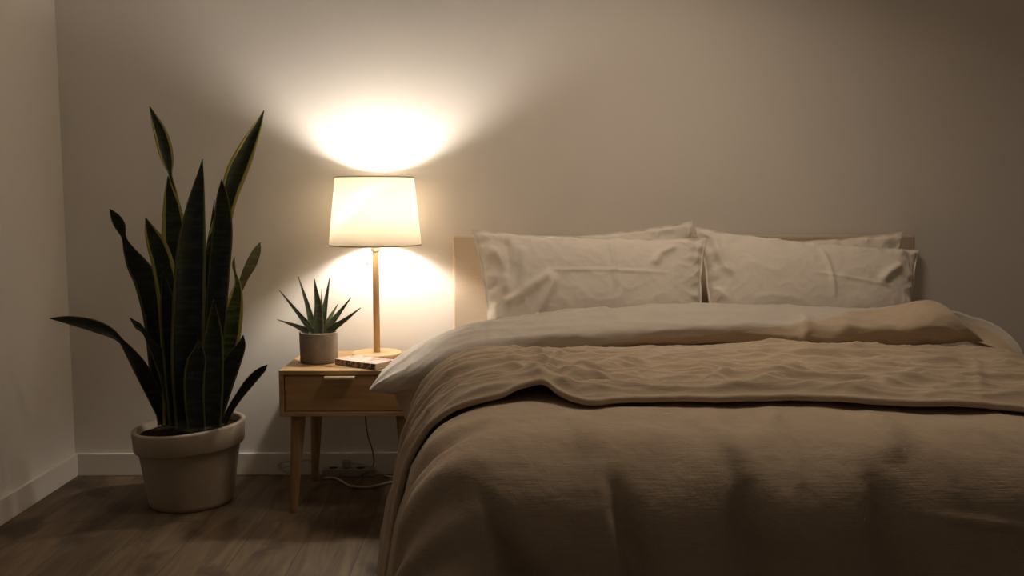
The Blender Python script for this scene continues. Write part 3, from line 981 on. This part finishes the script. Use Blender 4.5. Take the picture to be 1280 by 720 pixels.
# soft creases in the roll
S_, Q_ = np.meshgrid(np.linspace(0, 1, NS), qs, indexing='ij')
xx = Pr[:, :, 0]
dsp = .010 * perlin(xx * 4 + Q_ * 1.5, Q_ * 4, 41) + .005 * crease(xx * 4 - Q_ * 3, Q_ * 6 + xx, 42) ** 2 + .0025 * crease(xx * 11, Q_ * 8 + 3 * xx, 43) ** 2
dsp += .020 * np.exp(-np.abs((xx - (.97 - .16 * (Q_ - .5))) / .018)) * smooth01((Q_ - .45) / .15)
dsp += .008 * np.exp(-(((xx - (1.10 - .25 * (Q_ - .5))) / .03)) ** 2) * smooth01((Q_ - .4) / .15)
dsp += .006 * np.exp(-(((xx - (.36 + .12 * (Q_ - .4))) / .012)) ** 2) * smooth01((Q_ - .25) / .1) * smooth01((.6 - Q_) / .1)
thin = np.clip(np.linalg.norm(st[:, :3] - st[:, 3:6], axis=1) / .10, 0, 1)[:, None]
gi = np.gradient(Pr, axis=0); gj = np.gradient(Pr, axis=1)
nr = np.cross(gi, gj); nr /= np.linalg.norm(nr, axis=2, keepdims=True) + 1e-9
cen = Pr.mean(axis=1, keepdims=True)
if (np.sum(nr * (Pr - cen), axis=2)).mean() < 0:
    nr = -nr
Pr = Pr + nr * (dsp * thin)[..., None]
fc = grid_faces(NS, sec_n, closed_m=True)
# the white lining runs from the rear up over the crest to a line on the front
crest_q = 2 / 6.0
low_q = 5 / 6.0
uvr = []
for i in range(NS):
    lim = crest_q + wlim[i] * (low_q - crest_q) + .010 * math.sin(i * .21) + .02 * float(perlin(i * .05, .2, 44))
    for j in range(sec_n):
        uvr.append((0.5 + (qs[j] - lim), i / NS))
fc.append(tuple(range(sec_n)))
fc.append(tuple(range((NS - 1) * sec_n, NS * sec_n)))


def lined(name, ca, cb):
    m = linen(name, ca, var=0.06, crinkle=0.4)
    nt = m.node_tree; N = nt.nodes; L = nt.links
    B = N['Principled BSDF']
    src = B.inputs['Base Color'].links[0].from_node
    n2 = N.new('ShaderNodeMix'); n2.data_type = 'RGBA'
    n2.inputs['A'].default_value = tuple(c * .88 for c in cb) + (1,); n2.inputs['B'].default_value = tuple(c * 1.12 for c in cb) + (1,)
    L.new(src.inputs['Factor'].links[0].from_socket, n2.inputs['Factor'])
    uv = N.new('ShaderNodeUVMap'); sp = N.new('ShaderNodeSeparateXYZ'); L.new(uv.outputs['UV'], sp.inputs['Vector'])
    st_ = N.new('ShaderNodeMapRange'); st_.inputs['From Min'].default_value = .495; st_.inputs['From Max'].default_value = .505
    L.new(sp.outputs['X'], st_.inputs['Value'])
    mx = N.new('ShaderNodeMix'); mx.data_type = 'RGBA'
    L.new(st_.outputs['Result'], mx.inputs['Factor'])
    L.new(src.outputs['Result'], mx.inputs['A']); L.new(n2.outputs['Result'], mx.inputs['B'])
    L.new(mx.outputs['Result'], B.inputs['Base Color'])
    return m


M_LINED = lined('lined_linen', WHITE, TAUPE)
obj('turned_back_top', Pr.reshape(-1, 3), fc, M_LINED, duvet, uvs=uvr, recalc=True)['label'] = 'white lining folded over taupe linen'

# right hand corner of the turned back top: a taupe flap with a white hem, dipping over the far side of the bed
nu, nv = 60, 30
edge = catmull([[*P(1180, 386, 3.06)], [*P(1196, 390, 3.04)], [*P(1218, 397, 3.00)], [*P(1241, 404, 2.95)], [*P(1260, 416, 2.90)], [*P(1276, 436, 2.85)], [*P(1286, 458, 2.82)]], nu)
inner = catmull([[*P(1186, 400, 3.00)], [*P(1200, 410, 2.97)], [*P(1218, 424, 2.90)], [*P(1236, 431, 2.84)], [*P(1252, 436, 2.80)], [*P(1268, 441, 2.78)], [*P(1282, 462, 2.77)]], nu)
Pf = np.zeros((nu, nv, 3))
for j in range(nv):
    t = j / (nv - 1)
    sag = np.array([0, .05, -.040]) * math.sin(PI * t)
    Pf[:, j] = edge * (1 - t) + inner * t + sag
Pf[..., 2] += .004 * perlin(Pf[..., 0] * 20, Pf[..., 1] * 20, 51)
fi = grid_faces(nu, nv)
o = obj('corner_flap', Pf.reshape(-1, 3), fi, None, duvet, mats=[M_TAUPE, M_WHITE],
        mat_idx=[1 if (f[0] % nv) < 4 else 0 for f in fi])
md = o.modifiers.new('thickness', 'SOLIDIFY'); md.thickness = .006; md.offset = 0

# lower corner of the lining hanging below the left tip
nu, nv = 40, 24
edge = catmull([[*P(490, 486, 3.03)], [*P(494, 494, 3.03)], [*P(500, 506, 3.04)], [*P(506, 518, 3.05)]], nu)
inner = catmull([[*P(552, 470, 2.93)], [*P(552, 486, 2.90)], [*P(540, 508, 2.90)], [*P(522, 530, 2.92)]], nu)
Pf = np.zeros((nu, nv, 3))
for j in range(nv):
    t = j / (nv - 1)
    Pf[:, j] = edge * (1 - t) + inner * t + np.array([-.01, -.02, 0]) * math.sin(PI * t)
Pf[..., 1] += .005 * perlin(Pf[..., 0] * 18, Pf[..., 2] * 18, 52)
fi = grid_faces(nu, nv)
o = obj('hanging_corner', Pf.reshape(-1, 3), fi, None, duvet, mats=[M_TAUPE, M_WHITE], mat_idx=[1 if (f[0] % nv) < 1 else 0 for f in fi])
md = o.modifiers.new('thickness', 'SOLIDIFY'); md.thickness = .005; md.offset = 0

# ------------------------------------------------------------------ pillows
def pillow(label, corners, thick, seed, folds=(), n=150, m=96, lean=1.0):
    """corners: four points TL, TR, BR, BL of the seam; folds: strokes in (u, v) with u, v in -1..1"""
    TL, TR, BR, BL = [np.asarray(c, float) for c in corners]
    u = np.linspace(-1, 1, n); v = np.linspace(-1, 1, m)
    # denser near the seam
    u = np.sign(u) * (1 - (1 - np.abs(u)) ** 1.35); v = np.sign(v) * (1 - (1 - np.abs(v)) ** 1.35)
    U, Vv = np.meshgrid(u, v, indexing='ij')
    pin = 0.055
    us = U * (1 - pin * (1 - Vv ** 2) * np.abs(U) ** 3 * .7 + .0)
    vsn = Vv * (1 - pin * 1.5 * (1 - U ** 2) ** .7 * np.abs(Vv) ** 3)
    vsn = vsn + .015 * perlin(U * 3, Vv * 0 + .5, seed) * np.abs(Vv) ** 2
    us = us + .010 * perlin(U * 0 + .5, Vv * 3, seed + 1) * np.abs(U) ** 2
    s = (us + 1) / 2; t = (vsn + 1) / 2
    base = ((1 - s) * (1 - t))[..., None] * BL + (s * (1 - t))[..., None] * BR + (s * t)[..., None] * TR + ((1 - s) * t)[..., None] * TL
    ex = (TR - TL + BR - BL); ex /= np.linalg.norm(ex)
    ey = (TL - BL + TR - BR); ey /= np.linalg.norm(ey)
    nrm = np.cross(ex, ey)
    if nrm[1] > 0:
        nrm = -nrm
    fl = 0.055                                                   # flat flange round the edge
    eu = np.clip((1 - np.abs(U)) / 1.0 - .02, 0, 1); ev = np.clip((1 - np.abs(Vv)) - .05, 0, 1)
    body = (1 - (1 - eu) ** 3.2) ** .62 * (1 - (1 - ev) ** 2.6) ** .62
    body = np.nan_to_num(body)
    edge = 1 - smooth01(np.minimum((1 - np.abs(U)) * 1.6, (1 - np.abs(Vv))) / .35)
    wr = .007 * crease(U * 3.2 + .6 * Vv, Vv * 1.6, seed + 2) ** 2 + .004 * crease(U * 8, Vv * 4, seed + 3) ** 2 + .010 * perlin(U * 3, Vv * 2, seed + 4)
    # gathers running in from the seams
    wr = wr * (.35 + .75 * edge)
    wr += edge * .006 * np.sin(Vv * 17 + 3 * perlin(U * 2, Vv * 2, seed + 5)) * (np.abs(U) > .72) * smooth01((np.abs(U) - .72) / .12)
    wr += edge * .005 * np.sin(U * 34 + 3 * perlin(U * 3, Vv * 2, seed + 6)) * smooth01((np.abs(Vv) - .55) / .2)
    for pts, w, h in folds:
        wr += stroke(U * 1.9, Vv, [(p[0] * 1.9, p[1]) for p in pts], w, h * 1.35, .2)
    live = np.minimum(1, (1 - np.abs(U)) * 14) * np.minimum(1, (1 - np.abs(Vv)) * 9)
    flap = .010 * perlin(U * 5, Vv * 4, seed + 7) * edge          # waving flange
    frontP = base + nrm * (body * thick * .62 + wr * live + flap + .0015)[..., None]
    backP = base + nrm * (-body * thick * .38 + flap - .0015)[..., None]
    Vt = np.concatenate([frontP.reshape(-1, 3), backP.reshape(-1, 3)])
    ff = grid_faces(n, m)
    k = n * m
    fb = [tuple(k + q for q in reversed(f)) for f in ff]
    ring = [i * m for i in range(n)] + [(n - 1) * m + j for j in range(1, m)] + [i * m + m - 1 for i in range(n - 2, -1, -1)] + [j for j in range(m - 2, 0, -1)]
    side = [(ring[q], ring[(q + 1) % len(ring)], k + ring[(q + 1) % len(ring)], k + ring[q]) for q in range(len(ring))]
    o = obj('pillow', Vt, ff + fb + side, M_PILLOW, recalc=True)
    return tag(o, label, 'pillow', 'white pillows against the headboard')


def pxy(u, v):  # photo pixel -> local coordinates of the front left pillow
    return ((u - 737) / 146.0, (348 - v) / 58.0)


def pxr(u, v):
    return ((u - 1010) / 140.0, (350 - v) / 58.0)


pillow('white pillow mostly hidden behind the front left pillow, its corner peeking above it',
       [P(622, 300, 3.525), P(866, 276, 3.525), P(876, 420, 3.44), P(630, 420, 3.44)], .066, 61)
pillow('white pillow mostly hidden behind the rightmost pillow, its corner peeking above it',
       [P(895, 303, 3.525), P(1129, 289, 3.525), P(1132, 420, 3.44), P(895, 420, 3.44)], .066, 71)
pillow('crumpled white front pillow nearest the lamp, with a cross-shaped pressed crease',
       [P(589, 287, 3.425), P(883, 297, 3.415), P(881, 418, 3.25), P(610, 424, 3.26)], .13, 81,
       [([pxy(761, 300), pxy(763, 330), pxy(764, 362)], .035, .007),
        ([pxy(672, 341), pxy(740, 340), pxy(840, 342)], .03, .0035),
        ([pxy(612, 376), pxy(640, 366), pxy(690, 341)], .09, .014),
        ([pxy(650, 398), pxy(668, 375), pxy(692, 344)], .08, .012),
        ([pxy(610, 310), pxy(622, 335), pxy(622, 368)], .09, .016),
        ([pxy(632, 300), pxy(630, 330), pxy(618, 350)], .08, -.014),
        ([pxy(650, 310), pxy(648, 345), pxy(640, 365)], .07, .010),
        ([pxy(845, 305), pxy(822, 318), pxy(812, 335)], .07, .010)])
pillow('smooth white front pillow farthest from the lamp, its outer corner folded outward',
       [P(869, 284, 3.455), P(1149, 312, 3.425), P(1143, 424, 3.26), P(887, 420, 3.28)], .13, 91,
       [([pxr(1018, 305), pxr(1028, 335), pxr(1034, 372)], .035, .007),
        ([pxr(1000, 342), pxr(1060, 346), pxr(1120, 352)], .03, .0035),
        ([pxr(1128, 318), pxr(1105, 335), pxr(1092, 350)], .08, .014),
        ([pxr(886, 300), pxr(892, 335), pxr(905, 350)], .07, .010)])

# ------------------------------------------------------------------ light
# dim warm fill, added over the bed that the table lamp leaves dark
ld = bpy.data.lights.new('bed_fill_light', 'AREA')
ld.shape = 'DISK'; ld.size = 0.36
ld.energy = 3.1
ld.spread = math.radians(140)
ld.color = (1.0, 0.80, 0.60)
lo_ = bpy.data.objects.new('bed_fill_light', ld)
lo_.location = (0.60, -0.98, ZC - 0.02)
C.objects.link(lo_)
w = bpy.data.worlds.new('evening')
scene.world = w
w.use_nodes = True
bg = w.node_tree.nodes['Background']
bg.inputs['Color'].default_value = (1.0, 0.84, 0.68, 1)
bg.inputs['Strength'].default_value = 0.02

scene.view_settings.view_transform = 'Standard'
scene.view_settings.look = 'None'
scene.view_settings.gamma = 1.0
scene.view_settings.exposure = 1.25
scene.view_settings.use_curve_mapping = False
cy = scene.cycles
cy.use_denoising = True
cy.max_bounces = 12
cy.diffuse_bounces = 8
cy.transmission_bounces = 8
cy.sample_clamp_indirect = 4.0
